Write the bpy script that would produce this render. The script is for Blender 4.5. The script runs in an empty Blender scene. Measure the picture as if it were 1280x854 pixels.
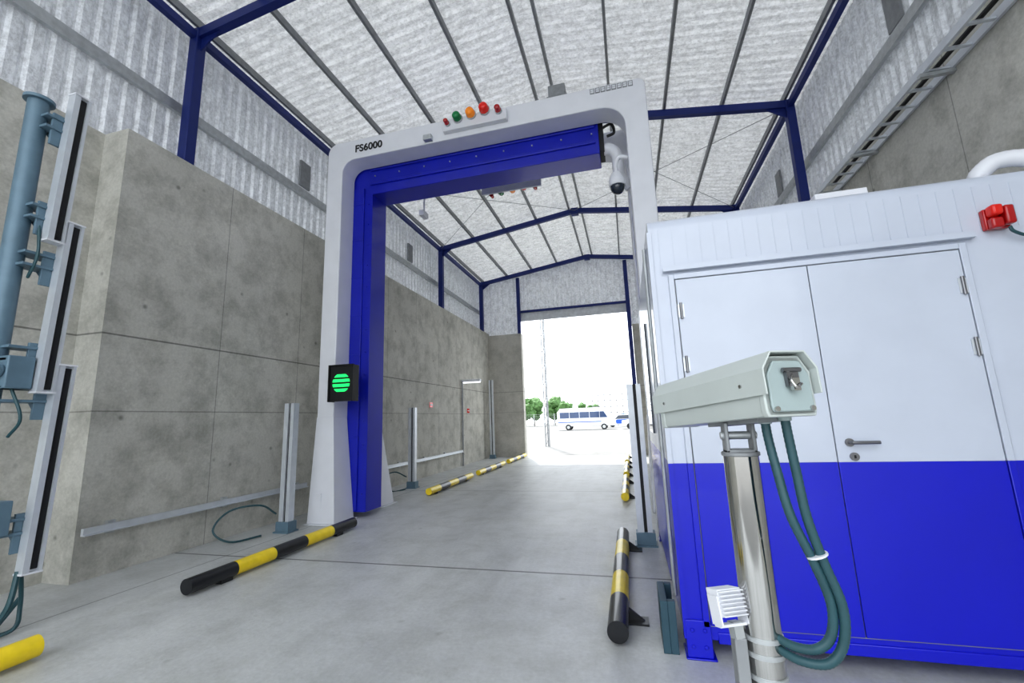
import bpy, bmesh, math, random
from mathutils import Vector, Matrix, noise
random.seed(4)
COL = bpy.context.scene.collection

# ------------------------------------------------------------------ materials
def new_mat(name):
    m = bpy.data.materials.new(name); m.use_nodes = True
    nt = m.node_tree; b = nt.nodes['Principled BSDF']
    return m, nt, b

def plain(name, col, rough=0.5, metal=0.0, var=0.06, scale=6.0, bump=0.0, emit=0.0, coat=0.0, bscale=None):
    m, nt, b = new_mat(name)
    b.inputs['Roughness'].default_value = rough
    b.inputs['Metallic'].default_value = metal
    b.inputs['Coat Weight'].default_value = coat
    geo = nt.nodes.new('ShaderNodeNewGeometry')
    n = nt.nodes.new('ShaderNodeTexNoise'); n.inputs['Scale'].default_value = scale; n.inputs['Detail'].default_value = 6
    nt.links.new(geo.outputs['Position'], n.inputs['Vector'])
    r = nt.nodes.new('ShaderNodeValToRGB')
    r.color_ramp.elements[0].position = 0.3; r.color_ramp.elements[1].position = 0.7
    r.color_ramp.elements[0].color = tuple(c*(1-var) for c in col)+(1,)
    r.color_ramp.elements[1].color = tuple(min(1, c*(1+var)) for c in col)+(1,)
    nt.links.new(n.outputs['Fac'], r.inputs['Fac'])
    nt.links.new(r.outputs['Color'], b.inputs['Base Color'])
    if bump:
        n2 = nt.nodes.new('ShaderNodeTexNoise'); n2.inputs['Scale'].default_value = bscale or scale*4
        n2.inputs['Detail'].default_value = 5
        nt.links.new(geo.outputs['Position'], n2.inputs['Vector'])
        bp = nt.nodes.new('ShaderNodeBump'); bp.inputs['Strength'].default_value = bump; bp.inputs['Distance'].default_value = 0.02
        nt.links.new(n2.outputs['Fac'], bp.inputs['Height']); nt.links.new(bp.outputs['Normal'], b.inputs['Normal'])
    if emit:
        b.inputs['Emission Color'].default_value = tuple(col)+(1,)
        b.inputs['Emission Strength'].default_value = emit
    return m

def concrete(name, c0, c1, seams, blotch=0.35, rough=0.85, fine=.82, spots=.72, streak=None):
    """seams: list of (axis, position, width, strength)"""
    m, nt, b = new_mat(name); L = nt.links; N = nt.nodes
    geo = N.new('ShaderNodeNewGeometry'); sep = N.new('ShaderNodeSeparateXYZ'); L.new(geo.outputs['Position'], sep.inputs[0])
    def noi(s, d=8, r=.6, vec=None):
        n = N.new('ShaderNodeTexNoise'); n.inputs['Scale'].default_value = s; n.inputs['Detail'].default_value = d
        n.inputs['Roughness'].default_value = r; L.new(vec or geo.outputs['Position'], n.inputs['Vector']); return n.outputs['Fac']
    def ramp(f, p0, p1, a, c):
        r = N.new('ShaderNodeValToRGB'); r.color_ramp.elements[0].position = p0; r.color_ramp.elements[1].position = p1
        r.color_ramp.elements[0].color = a; r.color_ramp.elements[1].color = c; L.new(f, r.inputs['Fac']); return r.outputs['Color']
    def mul(a, c):
        x = N.new('ShaderNodeMix'); x.data_type = 'RGBA'; x.blend_type = 'MULTIPLY'; x.inputs[0].default_value = 1
        L.new(a, x.inputs[6]); L.new(c, x.inputs[7]); return x.outputs[2]
    col = ramp(noi(0.55), .3, .7, tuple(c0)+(1,), tuple(c1)+(1,))
    d = 1-blotch
    col = mul(col, ramp(noi(2.3, 10, .7), .36, .56, (d, d, d*.98, 1), (1, 1, 1, 1)))
    col = mul(col, ramp(noi(28, 6, .7), .3, .65, (fine, fine, fine*.99, 1), (1, 1, 1, 1)))
    v = N.new('ShaderNodeTexVoronoi'); v.inputs['Scale'].default_value = 2.2; L.new(geo.outputs['Position'], v.inputs['Vector'])
    col = mul(col, ramp(v.outputs['Distance'], .03, .09, (spots, spots, spots*.98, 1), (1, 1, 1, 1)))
    if streak:
        mp = N.new('ShaderNodeVectorMath'); mp.operation = 'MULTIPLY'; L.new(geo.outputs['Position'], mp.inputs[0]); mp.inputs[1].default_value = streak[0]
        s = streak[1]
        col = mul(col, ramp(noi(1.0, 7, .65, mp.outputs[0]), .36, .55, (s, s, s, 1), (1, 1, 1, 1)))
        v2 = N.new('ShaderNodeTexVoronoi'); v2.inputs['Scale'].default_value = .7; L.new(geo.outputs['Position'], v2.inputs['Vector'])
        col = mul(col, ramp(v2.outputs['Distance'], .015, .05, (.35, .34, .33, 1), (1, 1, 1, 1)))
    for ax, p, w, s in seams:
        su = N.new('ShaderNodeMath'); su.operation = 'SUBTRACT'; L.new(sep.outputs[ax], su.inputs[0]); su.inputs[1].default_value = p
        ab = N.new('ShaderNodeMath'); ab.operation = 'ABSOLUTE'; L.new(su.outputs[0], ab.inputs[0])
        mr = N.new('ShaderNodeMapRange'); L.new(ab.outputs[0], mr.inputs['Value'])
        mr.inputs['From Min'].default_value = w*.5; mr.inputs['From Max'].default_value = w
        mr.inputs['To Min'].default_value = s; mr.inputs['To Max'].default_value = 1
        x = N.new('ShaderNodeMix'); x.data_type = 'RGBA'; x.blend_type = 'MULTIPLY'; x.inputs[0].default_value = 1
        L.new(col, x.inputs[6]); L.new(mr.outputs[0], x.inputs[7]); col = x.outputs[2]
    L.new(col, b.inputs['Base Color']); b.inputs['Roughness'].default_value = rough
    bp = N.new('ShaderNodeBump'); bp.inputs['Strength'].default_value = .25; bp.inputs['Distance'].default_value = .02
    L.new(noi(9, 10, .7), bp.inputs['Height']); L.new(bp.outputs['Normal'], b.inputs['Normal'])
    return m

def foil(name, col, metal, rough, strength, trans, stretch):
    m, nt, b = new_mat(name); L = nt.links; N = nt.nodes
    geo = N.new('ShaderNodeNewGeometry')
    mp = N.new('ShaderNodeVectorMath'); mp.operation = 'MULTIPLY'; L.new(geo.outputs['Position'], mp.inputs[0]); mp.inputs[1].default_value = stretch
    n = N.new('ShaderNodeTexNoise'); n.inputs['Scale'].default_value = 1.0; n.inputs['Detail'].default_value = 8; n.inputs['Roughness'].default_value = .75
    L.new(mp.outputs[0], n.inputs['Vector'])
    n3 = N.new('ShaderNodeTexNoise'); n3.inputs['Scale'].default_value = 16; n3.inputs['Detail'].default_value = 7; n3.inputs['Roughness'].default_value = .75
    L.new(geo.outputs['Position'], n3.inputs['Vector'])
    a = N.new('ShaderNodeMath'); a.operation = 'ADD'; L.new(n.outputs['Fac'], a.inputs[0]); L.new(n3.outputs['Fac'], a.inputs[1])
    bp = N.new('ShaderNodeBump'); bp.inputs['Strength'].default_value = strength; bp.inputs['Distance'].default_value = .06
    L.new(a.outputs[0], bp.inputs['Height']); L.new(bp.outputs['Normal'], b.inputs['Normal'])
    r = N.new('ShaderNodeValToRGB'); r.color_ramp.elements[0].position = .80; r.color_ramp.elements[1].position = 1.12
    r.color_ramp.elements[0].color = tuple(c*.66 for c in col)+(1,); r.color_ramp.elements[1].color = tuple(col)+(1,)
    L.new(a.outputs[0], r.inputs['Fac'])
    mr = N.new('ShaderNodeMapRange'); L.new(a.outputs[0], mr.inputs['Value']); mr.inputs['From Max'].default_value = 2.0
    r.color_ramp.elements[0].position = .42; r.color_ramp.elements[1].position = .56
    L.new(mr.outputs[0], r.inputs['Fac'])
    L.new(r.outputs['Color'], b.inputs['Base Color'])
    b.inputs['Metallic'].default_value = metal; b.inputs['Roughness'].default_value = rough
    tr = N.new('ShaderNodeBsdfTranslucent'); L.new(r.outputs['Color'], tr.inputs['Color'])
    mix = N.new('ShaderNodeMixShader'); mix.inputs[0].default_value = trans
    L.new(b.outputs[0], mix.inputs[1]); L.new(tr.outputs[0], mix.inputs[2])
    L.new(mix.outputs[0], N['Material Output'].inputs['Surface'])
    return m

M = {}
M['blue_steel'] = plain('blue_steel', (.010, .025, .17), .45, .1)
M['gblue'] = plain('gantry_blue', (.005, .014, .40), .32, 0, .08, 2, coat=.2)
M['cblue'] = plain('container_blue', (.004, .008, .52), .35, 0, .04, 2, coat=.3)
M['white'] = plain('white_paint', (.74, .75, .79), .4, 0, .03, 3)
M['cwhite'] = plain('container_white', (.56, .60, .69), .32, 0, .03, 3, coat=.3)
M['galv'] = plain('galvanised_steel', (.50, .52, .53), .45, .6, .12, 12)
M['dgalv'] = plain('dull_galvanised_steel', (.28, .29, .30), .5, .3, .12, 12)
M['alu'] = plain('anodised_aluminium', (.66, .69, .73), .35, .4, .05, 10)
M['bgrey'] = plain('blue_grey_paint', (.14, .22, .28), .45, .1, .08, 8)
M['dteal'] = plain('dark_teal_paint', (.04, .09, .12), .45, .1, .08, 8)
M['black'] = plain('black_rubber', (.012, .012, .014), .5, 0, .2, 20)
M['blackp'] = plain('black_paint', (.010, .011, .014), .35, 0, .3, 9, coat=.3)
M['yellow'] = plain('yellow_paint', (.88, .66, .02), .4, 0, .10, 9, coat=.3)
M['chrome'] = plain('polished_steel', (.55, .545, .53), .10, 1, .03, 30)
M['dmetal'] = plain('dark_metal', (.22, .22, .23), .3, .9, .05, 30)
M['house'] = plain('housing_paint', (.52, .56, .54), .38, 0, .03, 8)
M['housed'] = plain('housing_shield_paint', (.36, .43, .43), .38, 0, .03, 8)
M['hose'] = plain('teal_conduit', (.03, .085, .10), .4, 0, .1, 30)
M['red'] = plain('red_lens', (.45, .008, .01), .2, 0, .1, 5, coat=.5)
M['redb'] = plain('red_lens_bright', (.62, .02, .012), .2, 0, .1, 5, emit=.12)
M['amber'] = plain('amber_lens', (.80, .25, .02), .2, 0, .1, 5, emit=.15)
M['green'] = plain('green_lens', (.01, .22, .07), .2, 0, .1, 5)
M['led'] = plain('green_led', (.02, .9, .18), .4, 0, .02, 5, emit=.8)
M['tube'] = plain('lit_lamp_cover', (.9, .92, .95), .4, 0, .02, 5, emit=1.2)
M['glass'] = plain('dark_glass', (.02, .03, .05), .06, 0, .1, 3, coat=.5)
M['bglass'] = plain('blue_tinted_glass', (.02, .05, .13), .1, 0, .1, 3, coat=.5)
M['leaf'] = plain('foliage', (.08, .17, .05), .7, 0, .4, 2.0, .5)
M['bark'] = plain('bark', (.12, .08, .05), .8, 0, .2, 5)
M['polblue'] = plain('vehicle_blue', (.02, .10, .50), .3, 0, .05, 3)
M['foil'] = foil('insulation_foil', (.94, .95, .96), .62, .28, .5, .10, (4, 11, 4))
M['foilw'] = foil('wall_foil', (.86, .88, .91), .5, .34, .35, .07, (5, 11, 4))
M['sheer'] = plain('pale_panel', (.7, .72, .75), .6, 0, .1, 8, .3)
wall_seams = [(2, 2.79, .014, .42), (2, 1.86, .011, .60)] + [(1, y, .009, .60) for y in (5.25, 6.9, 8.5, 10.1, 11.7, 13.3, 14.9, 16.5)]
M['wall'] = concrete('cast_concrete_wall', (.54, .53, .485), (.68, .665, .61), wall_seams, .30, .85, .82, .55)
M['wallend'] = concrete('cast_concrete_end', (.54, .525, .48), (.66, .64, .59), [(2, 2.79, .014, .55), (2, 1.9, .012, .7)], .2)
M['floor'] = concrete('slab_concrete', (.56, .57, .57), (.70, .71, .71),
                      [(1, 4.84, .022, .30), (1, 9.95, .02, .4), (1, 15.0, .02, .5), (0, -5.15, .014, .5)], .15, .45, .86, .8, ((1.6, .22, 1), .88))
M['yard'] = concrete('yard_concrete', (.19, .19, .185), (.25, .245, .24), [], .12, .8)

# ------------------------------------------------------------------ builder
def rotmat(d):
    d = Vector(d).normalized()
    return d.to_track_quat('Z', 'Y').to_matrix()

class B:
    def __init__(s): s.bm = bmesh.new(); s.mats = []
    def mi(s, m):
        if m not in s.mats: s.mats.append(m)
        return s.mats.index(m)
    def face(s, vs, m):
        try:
            f = s.bm.faces.new(vs); f.material_index = s.mi(m); return f
        except ValueError: return None
    def box(s, x0, x1, y0, y1, z0, z1, m, T=None):
        c = [Vector((x, y, z)) for z in (z0, z1) for y in (y0, y1) for x in (x0, x1)]
        if T: c = [T @ p for p in c]
        v = [s.bm.verts.new(p) for p in c]
        for q in ((0, 2, 3, 1), (4, 5, 7, 6), (0, 1, 5, 4), (2, 6, 7, 3), (0, 4, 6, 2), (1, 3, 7, 5)):
            s.face([v[i] for i in q], m)
        return s
    def frustum(s, r0, z0, r1, z1, m):
        c = [Vector((x, y, z)) for (x0, x1, y0, y1), z in ((r0, z0), (r1, z1)) for y in (y0, y1) for x in (x0, x1)]
        v = [s.bm.verts.new(p) for p in c]
        for q in ((0, 2, 3, 1), (4, 5, 7, 6), (0, 1, 5, 4), (2, 6, 7, 3), (0, 4, 6, 2), (1, 3, 7, 5)):
            s.face([v[i] for i in q], m)
        return s
    def prism(s, pts, axis, a, b, m, T=None):
        """pts in the two other axes (order xyz), extruded along axis"""
        def mk(p, t):
            l = list(p); l.insert('xyz'.index(axis), t); q = Vector(l); return T @ q if T else q
        A = [s.bm.verts.new(mk(p, a)) for p in pts]; Bv = [s.bm.verts.new(mk(p, b)) for p in pts]
        s.face(A, m); s.face(Bv[::-1], m)
        n = len(pts)
        for i in range(n): s.face([A[i], A[(i+1) % n], Bv[(i+1) % n], Bv[i]], m)
        return s
    def cyl(s, p0, p1, r, m, seg=20, r2=None, T=None, cap=True):
        p0 = Vector(p0); p1 = Vector(p1); r2 = r if r2 is None else r2
        R = rotmat(p1-p0); A = []; C = []
        for i in range(seg):
            a = 2*math.pi*i/seg; d = R @ Vector((math.cos(a), math.sin(a), 0))
            q0 = p0+d*r; q1 = p1+d*r2
            if T: q0 = T @ q0; q1 = T @ q1
            A.append(s.bm.verts.new(q0)); C.append(s.bm.verts.new(q1))
        for i in range(seg): s.face([A[i], A[(i+1) % seg], C[(i+1) % seg], C[i]], m)
        if cap: s.face(A[::-1], m); s.face(C, m)
        return s
    def tube(s, pts, r, m, seg=12, sub=8, ribs=0):
        P = [Vector(p) for p in pts]
        Q = []
        E = [P[0]*2-P[1]]+P+[P[-1]*2-P[-2]]
        for i in range(1, len(E)-2):
            for k in range(sub):
                t = k/sub; a, b, c, d = E[i-1:i+3]
                Q.append(.5*((2*b)+(c-a)*t+(2*a-5*b+4*c-d)*t*t+(3*b-a-3*c+d)*t**3))
        Q.append(P[-1]); rings = []
        up = Vector((.3, .9, .2)).normalized()
        for i, p in enumerate(Q):
            d = (Q[min(i+1, len(Q)-1)]-Q[max(i-1, 0)]).normalized()
            x = d.cross(up).normalized(); y = d.cross(x).normalized()
            rr = r*(1+(ribs if i % 2 else 0))
            rings.append([s.bm.verts.new(p+(x*math.cos(2*math.pi*j/seg)+y*math.sin(2*math.pi*j/seg))*rr) for j in range(seg)])
        for a, b in zip(rings, rings[1:]):
            for j in range(seg): s.face([a[j], a[(j+1) % seg], b[(j+1) % seg], b[j]], m)
        s.face(rings[0][::-1], m); s.face(rings[-1], m)
        return s
    def ball(s, c, r, m, seg=16, sq=(1, 1, 1), half=None):
        mat = Matrix.Translation(c) @ Matrix.Diagonal((sq[0], sq[1], sq[2], 1))
        g = bmesh.ops.create_uvsphere(s.bm, u_segments=seg, v_segments=max(6, seg//2), radius=r, matrix=mat)
        idx = s.mi(m)
        for v in g['verts']:
            for f in v.link_faces: f.material_index = idx
        return s
    def done(s, name, parent=None, label=None, cat=None, bevel=0, group=None, kind=None, T=None):
        bm = s.bm
        bmesh.ops.recalc_face_normals(bm, faces=bm.faces[:])
        xs = [v.co.x for v in bm.verts]; ys = [v.co.y for v in bm.verts]; zs = [v.co.z for v in bm.verts]
        o = Vector(((min(xs)+max(xs))/2, (min(ys)+max(ys))/2, min(zs)))
        for v in bm.verts: v.co -= o
        me = bpy.data.meshes.new(name); bm.to_mesh(me); bm.free()
        for m in s.mats: me.materials.append(M[m])
        for p in me.polygons: p.use_smooth = True
        me.set_sharp_from_angle(angle=math.radians(32))
        ob = bpy.data.objects.new(name, me); ob.location = o; COL.objects.link(ob)
        if bevel:
            md = ob.modifiers.new('bevel', 'BEVEL'); md.width = bevel; md.segments = 2; md.limit_method = 'ANGLE'; md.angle_limit = math.radians(40)
            md.harden_normals = False
        if parent:
            ob.parent = parent; ob.matrix_parent_inverse = world_inv(parent)
        tag(ob, label, cat, group, kind)
        return ob

def world_inv(p):
    return Matrix.Translation(p.location).inverted()

def tag(ob, label=None, cat=None, group=None, kind=None):
    if label: ob['label'] = label
    if cat: ob['category'] = cat
    if group: ob['group'] = group
    if kind: ob['kind'] = kind

def thing(name, loc, label, cat, group=None):
    e = bpy.data.objects.new(name, None); e.location = loc; e.empty_display_size = .2; COL.objects.link(e)
    tag(e, label, cat, group); return e

def struct(b, name, bevel=0):
    return b.done(name, kind='structure', bevel=bevel)

# ------------------------------------------------------------------ dimensions
XL, XR, XM = -6.0, 3.6, -1.27
Y0, Y1 = -3.5, 18.9
HW = 5.5
def zr(x): return 8.55-.72*abs(x-XM)/4.95

# ------------------------------------------------------------------ shell
struct(B().box(-6.42, XR, Y0, Y1, -.06, 0, 'floor'), 'floor')
struct(B().box(-70, 70, Y0-30, 140, -.12, -.065, 'yard'), 'floor_yard')
b = B()
b.box(-6.75, -6.0, 3.68, Y1, 0, HW, 'wall')
b.box(-6.75, -6.42, Y0, 3.68, 0, HW, 'wall')
struct(b, 'wall_left')
struct(B().box(XR, 4.1, Y0, Y1, 0, 5.42, 'wall'), 'wall_right')
struct(B().box(-6.0, -4.45, Y1-.1, Y1+.25, 0, 5.4, 'wallend'), 'wall_back')
struct(B().box(.4, 3.6, Y1-.1, Y1+.25, 0, 5.4, 'wallend'), 'wall_back.001')

RH = .035
PROF = [(0, 0), (.10, 0), (.135, RH), (.165, RH)]
def corr_positions(a, e, per=.20):
    out = []; t = a
    while t < e:
        for u, h in PROF:
            if t+u < e: out.append((t+u, h))
        t += per
    out.append((e, 0)); return out
def corr_sheet(name, a, e, fn, m, nseg=1, per=.20):
    bb = B(); prev = None
    for t, h in corr_positions(a, e, per):
        row = [bb.bm.verts.new(fn(t, h, k/nseg)) for k in range(nseg+1)]
        if prev:
            for k in range(nseg): bb.face([prev[k], prev[k+1], row[k+1], row[k]], m)
        prev = row
    return bb
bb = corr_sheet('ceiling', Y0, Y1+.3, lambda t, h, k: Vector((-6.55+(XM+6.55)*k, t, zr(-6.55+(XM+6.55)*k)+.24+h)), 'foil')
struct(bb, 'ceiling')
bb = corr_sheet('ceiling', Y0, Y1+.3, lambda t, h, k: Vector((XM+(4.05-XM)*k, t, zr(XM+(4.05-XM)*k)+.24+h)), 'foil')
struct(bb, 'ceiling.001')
ztop = zr(-6.5)+.27
bb = corr_sheet('w', Y0, Y1+.2, lambda t, h, k: Vector((-6.5-h, t, HW-.1+(ztop-HW+.1)*k)), 'foilw'); struct(bb, 'wall_left_upper')
bb = corr_sheet('w', Y0, Y1+.2, lambda t, h, k: Vector((3.98+h, t, HW-.2+(ztop-HW+.2)*k)), 'foilw'); struct(bb, 'wall_right_upper')
bb = corr_sheet('w', -6.5, -4.5, lambda t, h, k: Vector((t, Y1+.1+h, 5.35+(zr(t)+.24-5.35)*k)), 'foilw'); struct(bb, 'wall_back_upper')
bb = corr_sheet('w', -4.5, .3, lambda t, h, k: Vector((t, Y1+.1+h, 6.35+(zr(t)+.24-6.35)*k)), 'foilw'); struct(bb, 'wall_back_upper.001')
bb = corr_sheet('w', .3, 3.98, lambda t, h, k: Vector((t, Y1+.1+h, 5.35+(zr(t)+.24-5.35)*k)), 'foilw'); struct(bb, 'wall_back_upper.002')
struct(B().box(-4.5, .3, Y1+.02, Y1+.1, 5.98, 6.36, 'sheer'), 'trim_1')
struct(B().box(-4.5, .3, Y1-.05, Y1+.02, 6.36, 6.46, 'blue_steel'), 'trim_2')

def girt(x, z, lab):
    B().box(x-.03, x+.03, Y0, Y1, z-.08, z+.08, 'galv').done('wall_girt', label=lab, cat='steel rail', group='galvanised girts on the cladding')
girt(-6.43, 6.55, 'long galvanised girt holding the upper wall cladding')
girt(3.91, 6.55, 'long galvanised girt holding the upper wall cladding')
for i, dx in enumerate((-4.9, -3.73, -2.55, -1.38, -.2, .2, 1.38, 2.55, 3.73, 4.9)):
    x = XM+dx; z = zr(x)
    B().box(x-.025, x+.025, Y0, Y1+.1, z+.095, z+.225, 'dgalv').done('roof_purlin', label='galvanised steel purlin running under the foil roof', cat='roof purlin', group='roof purlins')
for x in (-6.22, 3.7):
    B().box(x-.05, x+.05, Y0, Y1, 7.74, 7.86, 'blue_steel').done('eave_beam', label='dark blue steel eave beam along the top of the cladding', cat='steel beam', group='eave beams')
def rafter(bb, y, xa, xb, s=.08):
    za, zb = zr(xa), zr(xb)
    bb.prism([(xa, za-s), (xb, zb-s), (xb, zb+s), (xa, za+s)], 'y', y-.06, y+.06, 'blue_steel')
FY = [-.13, 4.6, 9.33, 14.06, 18.58]
for y in FY:
    t = thing('portal_frame', (XM, y, HW), 'dark blue steel portal frame carrying the roof', 'steel frame', 'portal frames')
    B().box(-6.30, -6.14, y-.08, y+.08, HW, 7.92, 'blue_steel').done('column', t, bevel=.01)
    B().box(3.62, 3.78, y-.08, y+.08, 5.42, 7.92, 'blue_steel').done('column', t, bevel=.01)
    q = B(); rafter(q, y, -6.30, XM); q.done('rafter', t)
    q = B(); rafter(q, y, XM, 3.78); q.done('rafter', t)
    B().prism([(-6.14, 7.55), (-5.75, zr(-5.75)-.07), (-6.14, 7.85)], 'y', y-.01, y+.01, 'blue_steel').done('gusset', t)
    B().prism([(3.62, 7.55), (3.23, zr(3.23)-.07), (3.62, 7.85)], 'y', y-.01, y+.01, 'blue_steel').done('gusset', t)
    B().box(XM-.12, XM+.12, y-.09, y+.09, 8.40, 8.62, 'blue_steel').done('ridge_plate', t)
B().box(-4.58, -4.44, 18.72, 18.86, 5.4, zr(-4.5)-.08, 'blue_steel').done('gable_post', label='short dark blue post above the concrete return wall', cat='steel post')
B().box(.22, .38, 18.72, 18.86, 0, zr(.3)-.08, 'blue_steel').done('gable_post', label='tall dark blue post beside the vehicle opening', cat='steel post')
t = thing('roof_bracing', (XM, 11.7, 7.8), 'thin crossed steel bracing rods under the roof', 'bracing')
for (a, c) in ((-4.9, 0), (0, 4.9)):
    for fl in (0, 1):
        xa, xb = XM+a, XM+c
        if fl: xa, xb = xb, xa
        B().cyl((xa, 9.42, zr(xa)-.02), (xb, 13.97, zr(xb)-.02), .008, 'dgalv', 6).done('rod', t)
for y in (7.2, 12.0):
    B().box(-6.48, -6.44, y, y+.30, 6.72, 7.3, 'dgalv').done('vent', label='small dark louvred vent in the upper wall cladding', cat='vent', group='cladding vents')
    B().box(3.93, 3.97, y-1.0, y-.70, 6.72, 7.3, 'dgalv').done('vent', label='small dark louvred vent in the upper wall cladding', cat='vent', group='cladding vents')

# ------------------------------------------------------------------ wall rail
def rail(ya, yb):
    t = thing('guide_rail', (-5.95, ya, .45), 'galvanised steel guide rail fixed low on the concrete wall', 'rail', 'guide rails')
    B().box(-5.95, -5.91, ya, yb, .49, .57, 'alu').box(-5.91, -5.88, ya, yb, .49, .505, 'alu').done('channel', t)
    y = ya+.3
    while y < yb:
        B().box(-6.0, -5.95, y-.04, y+.04, .46, .60, 'galv').done('wall_bracket', t); y += 1.5
rail(3.7, 7.2); rail(8.9, 15.2)

# ------------------------------------------------------------------ wheel guide bars
def bar(x, y, first, lab, length=2.7, side=1):
    t = thing('wheel_guide_bar', (x, y+length/2, 0), lab, 'wheel guide', 'striped wheel guide bars')
    q = B(); n = 5; s = length/n; c = first
    for i in range(n):
        q.cyl((x, y+i*s, .095), (x, y+(i+1)*s, .095), .075, 'yellow' if c else 'blackp', 24, cap=True); c = not c
    q.done('tube', t)
    for yy in (y+.35, y+length-.45):
        if side > 0:
            B().box(x, x+side*.22, yy, yy+.14, 0, .015, 'blackp').prism([(x+side*.05, .01), (x+side*.20, .01), (x+side*.05, .12)], 'y', yy+.06, yy+.08, 'blackp').box(x-.03, x+.03, yy, yy+.14, 0, .05, 'blackp').done('foot_bracket', t)
        else:
            B().box(x-.05, x+.05, yy, yy+.14, 0, .05, 'blackp').done('foot_bracket', t)
bar(-4.31, -.20, True, 'steel wheel guide tube with yellow ends on the lane edge', side=-1)
bar(-4.32, 3.63, False, 'striped steel wheel guide tube with black ends before the portal', side=-1)
for y in (9.2, 12.5, 15.8): bar(-4.40, y, True, 'steel wheel guide tube with yellow ends beyond the portal', side=-1)
bar(-.2, 3.45, False, 'striped wheel guide tube with black ends beside the cabin')
for y in (8.8, 12.0, 15.2): bar(-.2, y, True, 'steel wheel guide tube with yellow ends beyond the portal')

# ------------------------------------------------------------------ gantry
G = thing('scanner_gantry', (-2.3, 7.4, 0), 'large white portal frame with blue detector box spanning the lane', 'cargo scanner')
def arc(cx, cz, r, a0, a1, n=8):
    return [(cx+r*math.cos(math.radians(a0+(a1-a0)*i/n)), cz+r*math.sin(math.radians(a0+(a1-a0)*i/n))) for i in range(n+1)]
def portal(y0, y1, nm, xi, ri):
    o = []
    o += [(-5.28, 0)] + arc(-5.06, 6.78, .22, 180, 90) + arc(.54, 6.88, .12, 90, 0) + [(.66, 0), (.30, 0)]
    o += arc(-.08, 6.22, .38, 0, 90) + arc(xi+ri, 6.60-ri, ri, 90, 180) + [(xi, 0)]
    q = B().prism(o, 'y', y0, y1, 'white'); return q.done(nm, G, bevel=.015)
portal(6.6, 7.0, 'front_frame', -4.95, .25); portal(7.85, 8.25, 'rear_frame', -5.04, .25)
B().box(-5.26, -4.98, 7.0, 7.85, 6.66, 6.97, 'white').done('tie_beam', G)
B().box(.34, .64, 7.0, 7.85, 6.66, 6.97, 'white').done('tie_beam', G)
B().box(-5.26, -5.12, 7.0, 7.85, .02, 6.66, 'white').done('side_panel', G)
B().frustum((-5.285, -4.76, 6.46, 6.99), .02, (-5.282, -4.945, 6.595, 6.98), 1.75, 'white').box(-5.33, -4.70, 6.42, 7.02, 0, .02, 'white').done('foot', G, bevel=.008)
B().frustum((-5.285, -4.80, 7.88, 8.42), .02, (-5.282, -5.035, 7.86, 8.26), 1.6, 'white').box(-5.33, -4.74, 7.86, 8.46, 0, .02, 'white').done('foot', G, bevel=.008)
for y0, y1 in ((6.46, 6.99), (7.88, 8.42)):
    B().frustum((.25, .70, y0, y1), .0, (.295, .665, y0+.13, y1-.01), 1.6, 'white').done('foot', G, bevel=.008)
B().box(-5.20, -5.04, 6.475, 6.50, .2, .50, 'white').done('inspection_plate', G, bevel=.003)
q = B().box(-5.08, -4.55, 7.02, 7.52, .1, 6.08, 'gblue')
q.box(-5.0, -4.72, 6.99, 7.02, .12, 6.2, 'gblue')
for z in [0.6+.75*i for i in range(8)]:
    q.box(-5.0, -4.72, 6.983, 6.995, z, z+.03, 'gblue')
q.done('detector_column', G, bevel=.01)
q = B().box(-5.0, -.14, 7.02, 7.52, 6.06, 6.82, 'gblue')
q.box(-4.6, -.2, 6.992, 7.02, 6.25, 6.31, 'gblue').box(-4.6, -.2, 6.992, 7.02, 6.55, 6.60, 'gblue')
q.done('detector_beam', G, bevel=.012)
for i in range(9):
    x = -4.5+i*.53
    B().cyl((x, 7.02, 6.44), (x, 7.0, 6.44), .014, 'galv', 8).done('bolt', G)
for i in range(14):
    z = .4+i*.42
    B().cyl((-4.635, 7.02, z), (-4.635, 7.0, z), .014, 'gblue', 8).done('bolt', G)
B().box(-.14, -.06, 7.08, 7.46, 6.14, 6.74, 'black').done('beam_end_cap', G)
B().box(.33, .63, 7.0, 7.85, 1.9, 5.2, 'gblue').done('generator_box', G, bevel=.015)
B().tube([(-.06, 7.2, 6.22), (.05, 7.2, 6.2), (.14, 7.22, 6.05), (.16, 7.25, 5.7), (.33, 7.3, 5.5)], .10, 'white', 16).done('cable_duct', G)
B().tube([(-.1, 7.15, 6.6), (.08, 7.1, 6.62), (.12, 7.1, 6.45), (0, 7.1, 6.4)], .025, 'black', 8).done('loop_cable', G)
def text_part(txt, size, loc, rot, mat, name, parent, depth=.004):
    c = bpy.data.curves.new('t', 'FONT'); c.body = txt; c.size = size; c.extrude = depth; c.align_x = 'CENTER'; c.align_y = 'CENTER'; c.offset = size*.02
    ob = bpy.data.objects.new('t', c); COL.objects.link(ob)
    dg = bpy.context.evaluated_depsgraph_get(); me = bpy.data.meshes.new_from_object(ob.evaluated_get(dg))
    bpy.data.objects.remove(ob)
    me.transform(Matrix.Rotation(rot[2], 4, 'Z') @ Matrix.Rotation(rot[0], 4, 'X'))
    me.materials.clear(); me.materials.append(M[mat])
    o = bpy.data.objects.new(name, me); o.location = loc; COL.objects.link(o)
    if parent: o.parent = parent; o.matrix_parent_inverse = world_inv(parent)
    return o
text_part('FS6000', .20, (-4.39, 6.593, 6.79), (math.pi/2, 0, 0), 'black', 'lettering', G)
SX = .27
B().box(-3.1+SX, -1.92+SX, 6.5, 6.6, 6.70, 6.92, 'white').done('signal_panel', G, bevel=.01)
B().box(-2.7, -1.4, 8.25, 8.30, 6.36, 6.62, 'white').done('signal_panel', G, bevel=.01)
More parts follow.
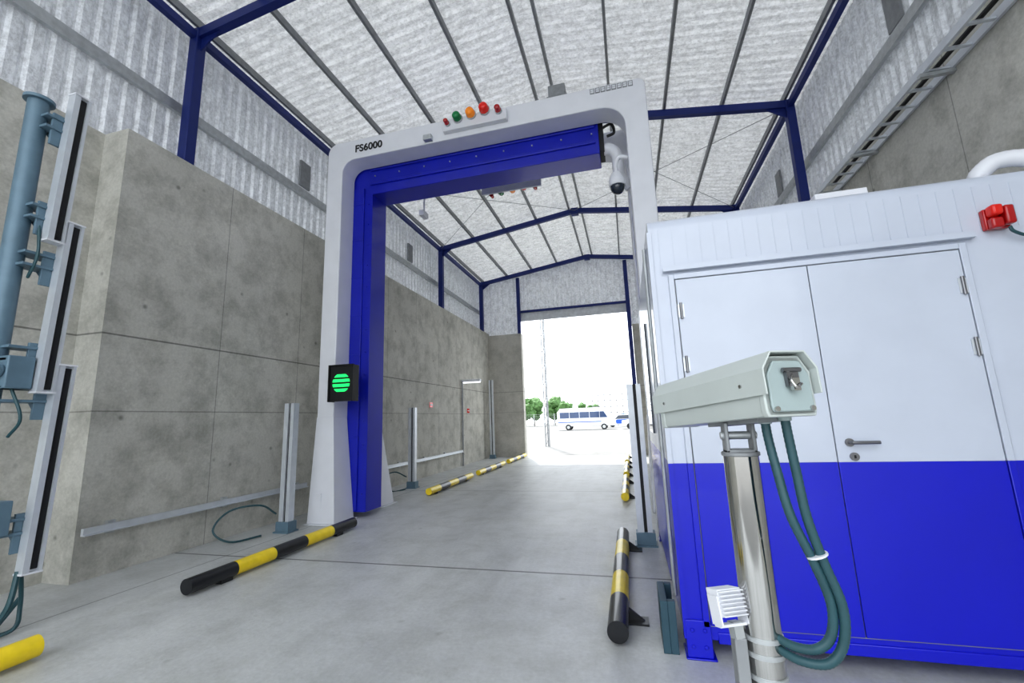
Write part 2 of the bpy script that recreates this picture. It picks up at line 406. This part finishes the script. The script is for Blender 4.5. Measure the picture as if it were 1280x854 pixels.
for x, m, r, z in ((-3.0, 'red', .045, 6.82), (-2.8, 'green', .078, 6.88), (-2.55, 'amber', .082, 6.90), (-2.3, 'redb', .088, 6.93), (-2.05, 'red', .055, 6.86)):
    B().cyl((x+SX, 6.5, z), (x+SX, 6.46, z), r*1.1, 'galv', 16).cyl((x+SX, 6.46, z), (x+SX, 6.38, z), r, m, 16, r*.9).ball((x+SX, 6.38, z), r*.9, m, 14, (1, .6, 1)).done('signal_lamp', G)
    xx = x+.5
    B().cyl((xx, 8.30, z-.46), (xx, 8.40, z-.46), r, m, 14, r*.8).ball((xx, 8.40, z-.46), r*.8, m, 12).done('signal_lamp', G)
B().box(-.95, -.60, 6.60, 6.9, 7.0, 7.02, 'dgalv').box(-.92, -.63, 6.60, 6.86, 7.02, 7.22, 'dgalv').done('top_box', G, bevel=.01)
q = B()
for i in range(8):
    x = -.22+i*.088
    q.box(x, x+.075, 6.592, 6.6, 6.88, 6.975, 'dgalv').box(x+.012, x+.063, 6.588, 6.593, 6.895, 6.925, 'white').box(x+.012, x+.063, 6.588, 6.593, 6.935, 6.96, 'white')
q.done('emblem_strip', G)
B().box(-3.22, -3.06, 6.5, 6.6, 6.62, 6.72, 'galv').done('flood_lamp', G, bevel=.01)
t = thing('dome_camera', (.12, 6.8, 5.1), 'white bracket dome camera hanging from the gantry column', 'security camera')
B().tube([(.30, 6.8, 5.75), (.16, 6.8, 5.78), (.10, 6.8, 5.66), (.10, 6.8, 5.5)], .035, 'white', 12).done('bracket_arm', t)
B().cyl((.10, 6.8, 5.5), (.10, 6.8, 5.38), .08, 'white', 20, .13).cyl((.10, 6.8, 5.38), (.10, 6.8, 5.27), .13, 'white', 20).done('camera_hood', t)
B().ball((.10, 6.8, 5.26), .115, 'glass', 20, (1, 1, 1.1)).done('dome_lens', t)
t = thing('security_camera', (-3.9, 8.0, 5.95), 'small white camera mounted under the portal beam', 'security camera')
B().box(-3.99, -3.88, 7.88, 8.12, 5.93, 6.05, 'white').done('body', t, bevel=.01)
B().cyl((-3.94, 8.02, 6.04), (-3.94, 8.05, 6.6), .018, 'white', 8).done('stem', t)

t = thing('traffic_signal', (-4.63, 6.44, 1.98), 'black signal box with round green striped light on the column', 'traffic light')
B().box(-4.86, -4.42, 6.36, 6.50, 2.0, 2.60, 'black').box(-4.88, -4.40, 6.33, 6.37, 2.59, 2.61, 'black').box(-4.88, -4.86, 6.33, 6.5, 1.99, 2.6, 'black').box(-4.42, -4.40, 6.33, 6.5, 1.99, 2.6, 'black').done('housing', t)
q = B(); R = .165
for i in range(4):
    zc = -.122+i*.081
    pts = []
    for k in range(7):
        z = zc-.025+.050*k/6; pts.append((math.sqrt(max(0, R*R-z*z)), z))
    poly = [(-4.64+a, 2.30+z) for a, z in pts]+[(-4.64-a, 2.30+z) for a, z in reversed(pts)]
    q.prism(poly, 'y', 6.35, 6.362, 'led')
q.done('green_light', t)
B().box(-4.95, -4.86, 6.44, 6.6, 2.15, 2.45, 'bgrey').done('bracket', t)

# ------------------------------------------------------------------ sensor posts
def sensor_post(x, y, lab, h=1.98):
    t = thing('sensor_post', (x, y, 0), lab, 'sensor post', 'aluminium sensor posts')
    B().box(x-.10, x-.02, y-.06, y+.06, .15, h, 'alu').box(x+.02, x+.08, y-.06, y+.06, .15, h, 'alu').box(x-.02, x+.02, y-.03, y+.05, .15, h, 'black').done('profile', t)
    B().box(x-.12, x+.11, y-.09, y+.09, .02, .16, 'bgrey').box(x-.14, x+.13, y-.12, y+.12, 0, .02, 'bgrey').done('base', t)
    return t
sensor_post(-5.3, 6.03, 'upright aluminium sensor post on a blue-grey base by the wall')
sensor_post(-5.36, 10.3, 'upright aluminium sensor post standing behind the portal')
sensor_post(.085, 6.02, 'white upright sensor post beside the cabin side', 2.0)
sensor_post(-5.7, 18.1, 'slim pale sensor post near the end of the wall', 3.3)
B().tube([(-5.43, 5.95, .28), (-5.5, 5.7, .45), (-5.75, 5.4, .42), (-5.8, 5.2, .2), (-5.6, 5.3, .03), (-5.45, 5.7, .02)], .014, 'hose', 8).done('power_cable', label='teal cable looping down to the floor by the sensor post', cat='cable')
B().tube([(-5.48, 10.2, .28), (-5.7, 10.0, .42), (-5.8, 9.6, .3), (-5.6, 9.7, .02), (-5.4, 10.0, .02)], .014, 'hose', 8).done('power_cable', label='teal cable looping down to the floor behind the portal', cat='cable')

# ------------------------------------------------------------------ near detector mast
t = thing('detector_mast', (-5.15, 2.5, 0), 'blue-grey steel mast carrying three tall aluminium detector strips', 'detector mast')
B().cyl((-5.19, 2.43, .02), (-5.19, 2.43, 4.72), .078, 'bgrey', 28).done('pipe', t)
B().cyl((-5.19, 2.43, 4.72), (-5.19, 2.43, 4.75), .11, 'bgrey', 28).done('cap_plate', t)
B().cyl((-5.19, 2.43, 0), (-5.19, 2.43, .02), .2, 'bgrey', 28).done('base_plate', t)
for (y, z0, z1) in ((2.60, 3.35, 4.85), (2.69, 1.98, 3.56), (2.78, .48, 2.22)):
    zc = (z0+z1)/2
    Ts = Matrix.Translation((0, y, zc)) @ Matrix.Rotation(math.radians(-1.5), 4, 'X')
    h = (z1-z0)/2
    B().box(-5.03, -4.97, -.065, .065, -h, h, 'alu', Ts).box(-4.975, -4.935, -.065, -.02, -h, h, 'alu', Ts).box(-4.975, -4.935, .04, .065, -h, h, 'alu', Ts).box(-4.972, -4.955, -.02, .04, -h+.02, h-.02, 'black', Ts).box(-5.035, -4.93, -.07, .07, -h-.015, -h, 'white', Ts).box(-5.035, -4.93, -.07, .07, h, h+.015, 'white', Ts).done('detector_strip', t)
for (y, z) in ((2.57, 4.45), (2.57, 3.55), (2.66, 3.1), (2.66, 2.25), (2.75, 1.9), (2.75, .8)):
    q = B().box(-5.2, -5.02, 2.42, y+.06, z-.012, z+.012, 'bgrey').box(-5.06, -5.035, y-.1, y+.1, z-.16, z+.16, 'bgrey')
    q.box(-5.2, -5.02, 2.42, y+.06, z+.10, z+.124, 'bgrey')
    q.prism([(-5.2, z), (-5.05, z), (-5.05, z-.15)], 'y', y-.06, y-.04, 'bgrey')
    q.done('bracket', t, bevel=.003)
for z in (2.1, .9):
    B().box(-5.14, -4.99, 2.42, 2.60, z-.10, z+.18, 'bgrey').cyl((-5.06, 2.42, z+.05), (-5.06, 2.37, z+.05), .055, 'bgrey', 16).done('junction_box', t, bevel=.01)
B().tube([(-5.05, 2.5, 3.5), (-5.0, 2.5, 3.2), (-5.08, 2.5, 3.0), (-5.15, 2.55, 3.1)], .012, 'hose', 8).done('short_cable', t)
B().tube([(-5.05, 2.5, 2.0), (-4.98, 2.55, 1.75), (-5.1, 2.55, 1.6)], .012, 'hose', 8).done('short_cable', t)
B().tube([(-5.0, 2.70, .5), (-4.98, 2.66, .25), (-5.05, 2.6, .06), (-5.2, 2.7, .03), (-5.3, 2.9, .2)], .02, 'hose', 8).done('floor_cable', t)
B().tube([(-5.04, 2.74, .5), (-5.06, 2.78, .2), (-5.02, 2.72, .04), (-5.2, 2.5, .03)], .016, 'hose', 8).done('floor_cable', t)

# ------------------------------------------------------------------ wall lamp, signs
t = thing('wall_lamp', (-5.9, 15.4, 3.0), 'white strip lamp on an arm above the wall door', 'lamp')
B().box(-6.0, -5.25, 15.32, 15.48, 3.03, 3.12, 'white').done('lamp_body', t, bevel=.01)
B().box(-5.95, -5.28, 15.34, 15.46, 2.99, 3.03, 'tube').done('light_cover', t)
B().cyl((-5.95, 15.3, 0), (-5.95, 15.3, 3.05), .03, 'dgalv', 8).done('conduit', t)
for y, z in ((12.6, 2.05), (15.9, 1.9)):
    B().box(-6.0, -5.985, y, y+.22, z, z+.16, 'redb').box(-5.985, -5.98, y+.03, y+.19, z+.06, z+.1, 'white').done('safety_sign', label='small red safety sign with a white bar on the concrete wall', cat='sign', group='red signs')

# ------------------------------------------------------------------ cable ladder
t = thing('cable_ladder', (3.5, 6, 5.0), 'aluminium cable ladder fixed along the top of the concrete wall', 'cable tray')
B().box(3.30, 3.33, 1.0, 7.9, 5.08, 5.17, 'alu').done('side_rail', t)
B().box(3.56, 3.59, 1.0, 7.9, 5.08, 5.17, 'alu').done('side_rail', t)
y = 1.2
while y < 7.9:
    B().box(3.33, 3.56, y, y+.035, 5.09, 5.115, 'alu').done('rung', t); y += .3
for y in (2, 3.5, 5, 6.5, 7.6):
    B().box(3.28, 3.6, y+.1, y+.15, 5.04, 5.08, 'galv').done('support_bracket', t)
B().box(3.42, 3.46, 1.0, 7.6, 5.115, 5.14, 'black').done('cable', t)
# ------------------------------------------------------------------ cabin
CX0, CX1, CY0, CY1, CZ0, CZ1, ZB = .25, 2.95, 3.4, 6.40, .12, 3.12, 1.25
Cb = thing('equipment_cabin', (1.6, 4.9, 0), 'white and blue equipment cabin with closed double doors', 'cabin')
q = B(); r = .10
top = [(CY0, ZB), (CY0, CZ1-r)]+[(CY0+r-r*math.cos(a), CZ1-r+r*math.sin(a)) for a in [math.radians(15*i) for i in range(1, 7)]]+[(CY1, CZ1), (CY1, ZB)]
q.prism(top, 'x', CX0, CX1, 'cwhite')
q.box(CX0, CX1, CY0, CY1, CZ0, ZB, 'cblue'); q.done('body', Cb)
B().box(CX0-.012, CX0+.02, CY0-.012, CY0+.05, ZB, CZ1-.12, 'cwhite').box(CX0-.012, CX0+.02, CY0-.012, CY0+.05, CZ0, ZB, 'cblue').done('corner_trim', Cb)
q = B()
for i in range(26):
    x = .32+i*.1
    q.box(x, x+.006, CY0-.003, CY0, 2.72, CZ1-.1, 'cwhite')
q.done('panel_ribs', Cb)
B().box(CX0+.2, CX1, CY0-.01, CY0+.06, CZ0-.02, CZ0+.05, 'cblue').done('base_rail', Cb, bevel=.006)
for (x, y) in ((CX0-.02, CY0-.02), (CX0-.02, CY1-.2), (CX1-.2, CY0-.02), (CX1-.2, CY1-.2)):
    q = B().box(x+.02, x+.18, y, y+.16, .012, .24, 'cblue').box(x+.01, x+.2, y-.01, y+.2, 0, .012, 'cblue')
    for zz in (.08, .18): q.cyl((x+.06, y, zz), (x+.06, y-.012, zz), .014, 'cblue', 8).cyl((x+.14, y, zz), (x+.14, y-.012, zz), .014, 'cblue', 8)
    q.done('corner_foot', Cb, bevel=.006)
q = B()
for (x0, x1, z0, z1) in ((.365, .405, .2, 2.64), (2.175, 2.215, .2, 2.64), (.405, 2.175, 2.60, 2.64)):
    if z0 < ZB and z1 > ZB:
        q.box(x0, x1, CY0-.02, CY0, ZB, z1, 'cwhite').box(x0, x1, CY0-.02, CY0, z0, ZB, 'cblue')
    else: q.box(x0, x1, CY0-.02, CY0, z0, z1, 'cwhite')
q.done('door_frame', Cb, bevel=.004)
B().box(.33, 2.26, CY0-.05, CY0, 2.66, 2.685, 'cwhite').box(.33, 2.26, CY0-.05, CY0-.04, 2.685, 2.70, 'cwhite').done('rain_gutter', Cb)
B().box(.405, 2.175, CY0-.002, CY0, .2, 2.6, 'dgalv').done('door_gasket', Cb)
dl = None
for (x0, x1, side) in ((.412, 1.287, 0), (1.293, 2.168, 1)):
    d = B().box(x0, x1, CY0-.018, CY0-.002, ZB, 2.593, 'cwhite').box(x0, x1, CY0-.018, CY0-.002, .21, ZB, 'cblue').done('door', Cb, bevel=.003)
    hx = x0+.02 if side == 0 else x1-.02
    for z in (2.35, 1.95):
        B().cyl((hx, CY0-.03, z-.06), (hx, CY0-.03, z+.06), .010, 'dmetal', 10).box(hx-.022, hx+.022, CY0-.024, CY0-.018, z-.05, z+.05, 'alu').done('hinge', Cb)
    if side: dl = d
hd = B()
hd.cyl((1.37, CY0-.018, 1.375), (1.37, CY0-.030, 1.375), .026, 'dmetal', 20)
hd.tube([(1.37, CY0-.02, 1.375), (1.37, CY0-.06, 1.375), (1.39, CY0-.068, 1.375), (1.52, CY0-.068, 1.375)], .011, 'dmetal', 10)
hd.cyl((1.385, CY0-.018, 1.285), (1.385, CY0-.032, 1.285), .026, 'dmetal', 18).box(1.38, 1.39, CY0-.036, CY0-.032, 1.275, 1.295, 'black')
ho = hd.done('door_handle', None)
bpy.context.view_layer.update()
ho.parent = dl; ho.matrix_parent_inverse = dl.matrix_world.inverted(); ho['label'] = 'polished steel lever handle with round keyhole'
B().box(1.5, 1.85, 3.6, 3.9, CZ1, 3.22, 'white').done('roof_junction_box', label='small white box lying on the cabin roof', cat='box', bevel=.01)
B().tube([(2.48, 3.56, CZ1+.01), (2.49, 3.55, 3.17), (2.57, 3.52, 3.23), (2.69, 3.48, 3.21), (2.79, 3.42, 3.10), (2.83, 3.32, 2.9), (2.83, 3.32, 2.0)], .055, 'white', 18, 8, .04).done('ventilation_hose', label='thick white ribbed hose arching over the cabin roof edge', cat='hose')
t = thing('alarm_lamp', (2.41, 3.36, 2.70), 'red double alarm lamp mounted on the cabin front', 'alarm lamp')
B().box(2.325, 2.455, 3.36, 3.4, 2.70, 2.84, 'red').done('back_plate', t, bevel=.008)
B().box(2.33, 2.39, 3.29, 3.36, 2.775, 2.845, 'redb').done('lens', t, bevel=.015)
B().box(2.33, 2.395, 3.31, 3.36, 2.695, 2.765, 'red').done('lens', t, bevel=.012)
B().box(2.40, 2.452, 3.30, 3.36, 2.71, 2.835, 'red').done('sounder', t, bevel=.012)
B().tube([(2.43, 3.34, 2.70), (2.45, 3.34, 2.66), (2.55, 3.36, 2.63), (2.75, 3.38, 2.65)], .010, 'hose', 8).done('cable', t)
B().box(.10, .15, 3.42, 3.80, 0, .33, 'dteal').box(.15, .20, 3.42, 3.47, 0, .33, 'dteal').box(.15, .20, 3.75, 3.80, 0, .33, 'dteal').done('corner_guard', label='dark teal steel channel guard bolted beside the cabin corner', cat='guard', bevel=.004)
B().box(CX0-.02, CX0, 5.0, 5.8, 1.4, 2.6, 'glass').done('side_window', Cb)
B().cyl((CX0-.03, 3.62, .3), (CX0-.03, 3.62, 2.95), .014, 'galv', 10).done('side_conduit', Cb)

# ------------------------------------------------------------------ foreground CCTV
PX, PY = .210, .994
t = thing('cctv_camera_pole', (PX, PY, 0), 'grey weatherproof camera housing on a polished steel pole', 'security camera')
B().cyl((PX, PY, .02), (PX, PY, 1.512), .0325, 'chrome', 48).done('pole', t)
B().cyl((PX, PY, 0), (PX, PY, .02), .10, 'chrome', 32).done('base_plate', t)
q = B().cyl((PX, PY, 1.512), (PX, PY, 1.520), .0355, 'dgalv', 40)
q.box(PX-.028, PX-.021, PY-.02, PY+.02, 1.518, 1.578, 'dgalv').box(PX+.021, PX+.028, PY-.02, PY+.02, 1.518, 1.578, 'dgalv')
q.box(PX-.028, PX+.028, PY-.02, PY+.02, 1.518, 1.525, 'dgalv').cyl((PX-.034, PY, 1.552), (PX+.034, PY, 1.552), .008, 'galv', 12)
q.done('mounting_yoke', t, bevel=.002)
f = Vector((-.180, .44, -.030)).normalized(); side = f.cross(Vector((0, 0, 1))).normalized(); up = side.cross(f).normalized()
T = Matrix((side, f, up)).transposed().to_4x4(); T.translation = Vector((.267, .85, 1.635))
Lh = .40; KX, KZ = .82, .78
sh = [(-.064, -.012), (-.064, .045), (-.040, .083), (.040, .083), (.064, .045), (.064, -.012), (.060, -.012), (.060, .043), (.038, .079), (-.038, .079), (-.060, .043), (-.060, -.012)]
sh = [(x*KX, z*KZ) for x, z in sh]
B().prism(sh, 'y', -.014, Lh+.015, 'house', T).done('sun_shield', t, bevel=.001)
bd = [(-.052, -.058), (.052, -.058), (.056, -.045), (.056, .036), (.036, .072), (-.036, .072), (-.056, .036), (-.056, -.045)]
bd = [(x*KX, z*KZ) for x, z in bd]
B().prism(bd, 'y', .0, Lh-.01, 'house', T).prism([(x*1.04, z*1.04) for x, z in bd], 'y', .0, .014, 'house', T).prism([(x*1.03, z*1.03) for x, z in bd], 'y', Lh-.03, Lh-.01, 'house', T).done('housing_body', t, bevel=.002)
B().prism([(x*.86, z*.86) for x, z in bd], 'y', -.006, 0.0, 'housed', T).done('rear_cover', t, bevel=.002)
B().prism([(-.03, -.03), (.03, -.03), (.03, .04), (-.03, .04)], 'y', Lh-.01, Lh-.006, 'glass', T).done('front_glass', t)
q = B()
q.box(-.009, .013, -.014, -.006, .003, .034, 'dmetal', T).box(-.005, .008, -.020, -.012, -.005, .016, 'chrome', T).cyl((-.015, -.013, .031), (.018, -.013, .031), .004, 'dmetal', 10, T=T)
q.tube([T @ Vector(p) for p in ((.0, -.013, .022), (-.009, -.021, .012), (-.003, -.024, .0), (.009, -.021, .006))], .0026, 'chrome', 8)
q.done('latch', t)
for x, z in ((-.033, -.034), (.033, -.034)):
    B().cyl((x, .0, z), (x, -.010, z), .0045, 'chrome', 10, T=T).done('screw', t)
for y in (.05, .35): B().cyl((-.050, y, .012), (-.055, y, .012), .0035, 'chrome', 8, T=T).done('screw', t)
B().box(-.024, .024, .06, .22, -.053, -.045, 'dgalv', T).done('mounting_plate', t)
B().tube([(.245, .93, 1.598), (.247, .93, 1.550), (.253, .924, 1.488), (.263, .918, 1.414), (.288, .918, 1.340), (.308, .924, 1.270), (.303, .93, 1.218), (.280, .936, 1.192), (.25, .955, 1.185), (.225, .98, 1.19)], .0076, 'hose', 12, 14, .08).done('conduit', t)
B().tube([(.273, .911, 1.602), (.275, .911, 1.557), (.280, .911, 1.488), (.286, .911, 1.414), (.303, .915, 1.340), (.322, .918, 1.270), (.318, .924, 1.210), (.293, .93, 1.174), (.255, .949, 1.166), (.225, .98, 1.172)], .0076, 'hose', 12, 14, .08).done('conduit', t)
B().cyl((.245, .93, 1.602), (.245, .93, 1.575), .0115, 'housed', 14).done('cable_gland', t)
B().cyl((.273, .911, 1.606), (.273, .911, 1.580), .0115, 'housed', 14).done('cable_gland', t)
B().cyl((.2945, .9165, 1.351), (.2955, .9165, 1.348), .0175, 'white', 14).done('cable_tie', t)
for z in (1.115, 1.153, 1.180): B().cyl((PX, PY, z), (PX, PY, z+.008), .0348, 'galv', 40).done('clamp_band', t)
B().box(PX-.054, PX-.0325, PY-.025, PY+.02, 1.07, 1.184, 'dgalv').done('clamp_box', t, bevel=.002)
t2 = thing('infrared_lamp', (.16, .985, 1.2), 'small white finned lamp clamped to the camera pole', 'lamp')
R2 = Matrix.Translation((.150, .985, 1.242)) @ Matrix.Rotation(math.radians(25), 4, 'Z') @ Matrix.Rotation(math.radians(-12), 4, 'X') @ Matrix.Scale(.62, 4)
q = B().box(-.040, .040, -.03, .03, -.037, .037, 'white', R2)
for i in range(7): q.box(-.040, .040, -.045, -.03, -.035+i*.0108, -.031+i*.0108, 'white', R2)
q.done('lamp_head', t2, bevel=.002)
B().box(-.046, -.041, -.03, .02, -.06, .02, 'white', R2).box(.041, .046, -.03, .02, -.06, .02, 'white', R2).box(-.046, .046, -.02, .01, -.065, -.058, 'white', R2).box(.0, .03, -.015, .015, -.10, -.055, 'galv', R2).done('bracket', t2)

# ------------------------------------------------------------------ outdoors
vx, vy = -9.1, 57
t = thing('minibus', (vx+3.6, vy, -.06), 'white minibus with dark windows parked in the yard', 'minibus')
zz = -.05
prof = [(vx, zz+.45), (vx, zz+2.3), (vx+.4, zz+2.75), (vx+5.6, zz+2.75), (vx+6.1, zz+2.5), (vx+6.7, zz+1.55), (vx+7.25, zz+1.15), (vx+7.4, zz+.45)]
B().prism(prof, 'y', vy, vy+2.1, 'white').done('body', t, bevel=.06)
for i in range(4): B().box(vx+.35+i*1.28, vx+1.55+i*1.28, vy-.03, vy, zz+1.5, zz+2.25, 'bglass').done('side_window', t)
B().prism([(vx+5.45, zz+1.5), (vx+5.45, zz+2.25), (vx+5.95, zz+2.25), (vx+6.4, zz+1.5)], 'y', vy-.03, vy, 'bglass').done('side_window', t)
B().box(vx+.1, vx+5.6, vy-.02, vy, zz+.95, zz+1.05, 'polblue').done('stripe', t)
for x in (vx+1.4, vx+5.9):
    for y in (vy-.03, vy+1.85): B().cyl((x, y, zz+.36), (x, y+.25, zz+.36), .37, 'black', 20).cyl((x, y-.01, zz+.36), (x, y, zz+.36), .2, 'galv', 14).done('wheel', t)
def car(vx, vy, lab):
    t = thing('car', (vx+2.3, vy, -.06), lab, 'car', 'parked blue and white cars')
    B().prism([(vx, .35), (vx, .95), (vx+1.1, 1.1), (vx+1.7, 1.72), (vx+3.5, 1.76), (vx+4.4, 1.1), (vx+4.6, .95), (vx+4.6, .35)], 'y', vy, vy+1.8, 'white').done('body', t, bevel=.05)
    B().prism([(vx+1.3, 1.12), (vx+1.78, 1.62), (vx+3.4, 1.66), (vx+4.1, 1.12)], 'y', vy-.02, vy, 'glass').done('side_window', t)
    B().prism([(vx+.8, .45), (vx+1.6, 1.05), (vx+3.4, 1.05), (vx+2.6, .45)], 'y', vy-.015, vy, 'polblue').done('door_panel', t)
    for x in (vx+.9, vx+3.7):
        for y in (vy-.03, vy+1.6): B().cyl((x, y, .30), (x, y+.22, .30), .34, 'black', 18).done('wheel', t)
    B().box(vx+2.2, vx+2.9, vy+.3, vy+1.5, 1.76, 1.88, 'polblue').done('light_bar', t)
car(-3.4, 66, 'white car with a blue door panel parked beside the minibus')
car(-1.0, 56, 'white car with blue markings parked in the yard')
t = thing('yard_fence', (-8, 84, -.06), 'light steel mesh fence along the yard', 'fence')
for i in range(31): B().box(-34+i*2, -33.9+i*2, 84, 84.1, -.06, 2.4, 'galv').done('post', t)
for i in range(7): B().box(-34, 26, 84.03, 84.07, .3+i*.33, .33+i*.33, 'galv').done('rail', t)
t = thing('scaffold_rack', (0, 76, -.06), 'grey lattice steel rack standing behind the cars', 'rack')
for i in range(13): B().box(-6+i*1.0, -5.88+i*1.0, 76, 76.1, -.06, 5.2, 'dgalv').done('post', t)
for i in range(5): B().box(-6, 6.1, 76, 76.1, 1.1+i*1.0, 1.22+i*1.0, 'dgalv').done('rail', t)
t = thing('lattice_mast', (-4.75, 26, -.06), 'thin grey lattice mast rising from the yard', 'mast')
for dx, dy in ((0, 0), (.22, 0), (.11, .2)): B().cyl((-4.9+dx, 26+dy, -.06), (-4.9+dx, 26+dy, 13), .035, 'dgalv', 8).done('leg', t)
for i in range(26):
    B().cyl((-4.9, 26, i*.5), (-4.68, 26, i*.5+.5), .015, 'dgalv', 6).done('brace', t)
for k, (x, y, h, r) in enumerate(((-19.6, 92, 6.2, 2.0), (-15.9, 96, 6.2, 2.2), (-12.6, 90, 5.0, 1.6), (-9.6, 95, 4.6, 1.5), (-7.0, 90, 4.2, 1.3), (-24, 98, 6.5, 2.4))):
    t = thing('tree', (x, y, -.06), 'leafy green tree beyond the yard fence', 'tree', 'yard trees')
    B().cyl((x, y, -.06), (x, y, h*.5), .2, 'bark', 10, .13).done('trunk', t)
    q = B()
    for j in range(22):
        a = random.random()*6.28; rr = random.random()*r*.75; zzz = h*.3+random.random()*h*.55
        bmesh.ops.create_icosphere(q.bm, subdivisions=3, radius=r*(.3+random.random()*.2), matrix=Matrix.Translation((x+rr*math.cos(a), y+rr*math.sin(a), zzz)))
    q.mi('leaf')
    for v in q.bm.verts: v.co += Vector(noise.noise_vector(v.co*1.7))*.35
    q.done('crown', t)

# ------------------------------------------------------------------ light
w = bpy.data.worlds.new('world'); bpy.context.scene.world = w; w.use_nodes = True
bg = w.node_tree.nodes['Background']; bg.inputs[0].default_value = (.90, .95, 1.0, 1); bg.inputs[1].default_value = 2.8
sl = bpy.data.lights.new('sun', 'SUN'); sl.energy = 4.5; sl.angle = .02; sl.color = (1, .97, .93)
so = bpy.data.objects.new('sun', sl); so.rotation_euler = (math.radians(-30), math.radians(-12), 0); so.location = (0, 30, 30); COL.objects.link(so)

# ------------------------------------------------------------------ camera
cam = bpy.data.cameras.new('camera'); cam.sensor_width = 36; cam.lens = 36*545/1280; cam.clip_start = .05; cam.clip_end = 400
co = bpy.data.objects.new('camera', cam); COL.objects.link(co)
dY = Vector((147, -92, -545)).normalized(); dZ = Vector((-100, 2960, -545)); dX = dY.cross(dZ).normalized(); dZ = dX.cross(dY).normalized()
Rwc = Matrix((dX, dY, dZ))
m4 = Rwc.to_4x4(); m4.translation = Vector((0, 0, 1.6)); co.matrix_world = m4
bpy.context.scene.camera = co
vs = bpy.context.scene.view_settings
vs.view_transform = 'Standard'
try: vs.look = 'Medium High Contrast'
except Exception: pass
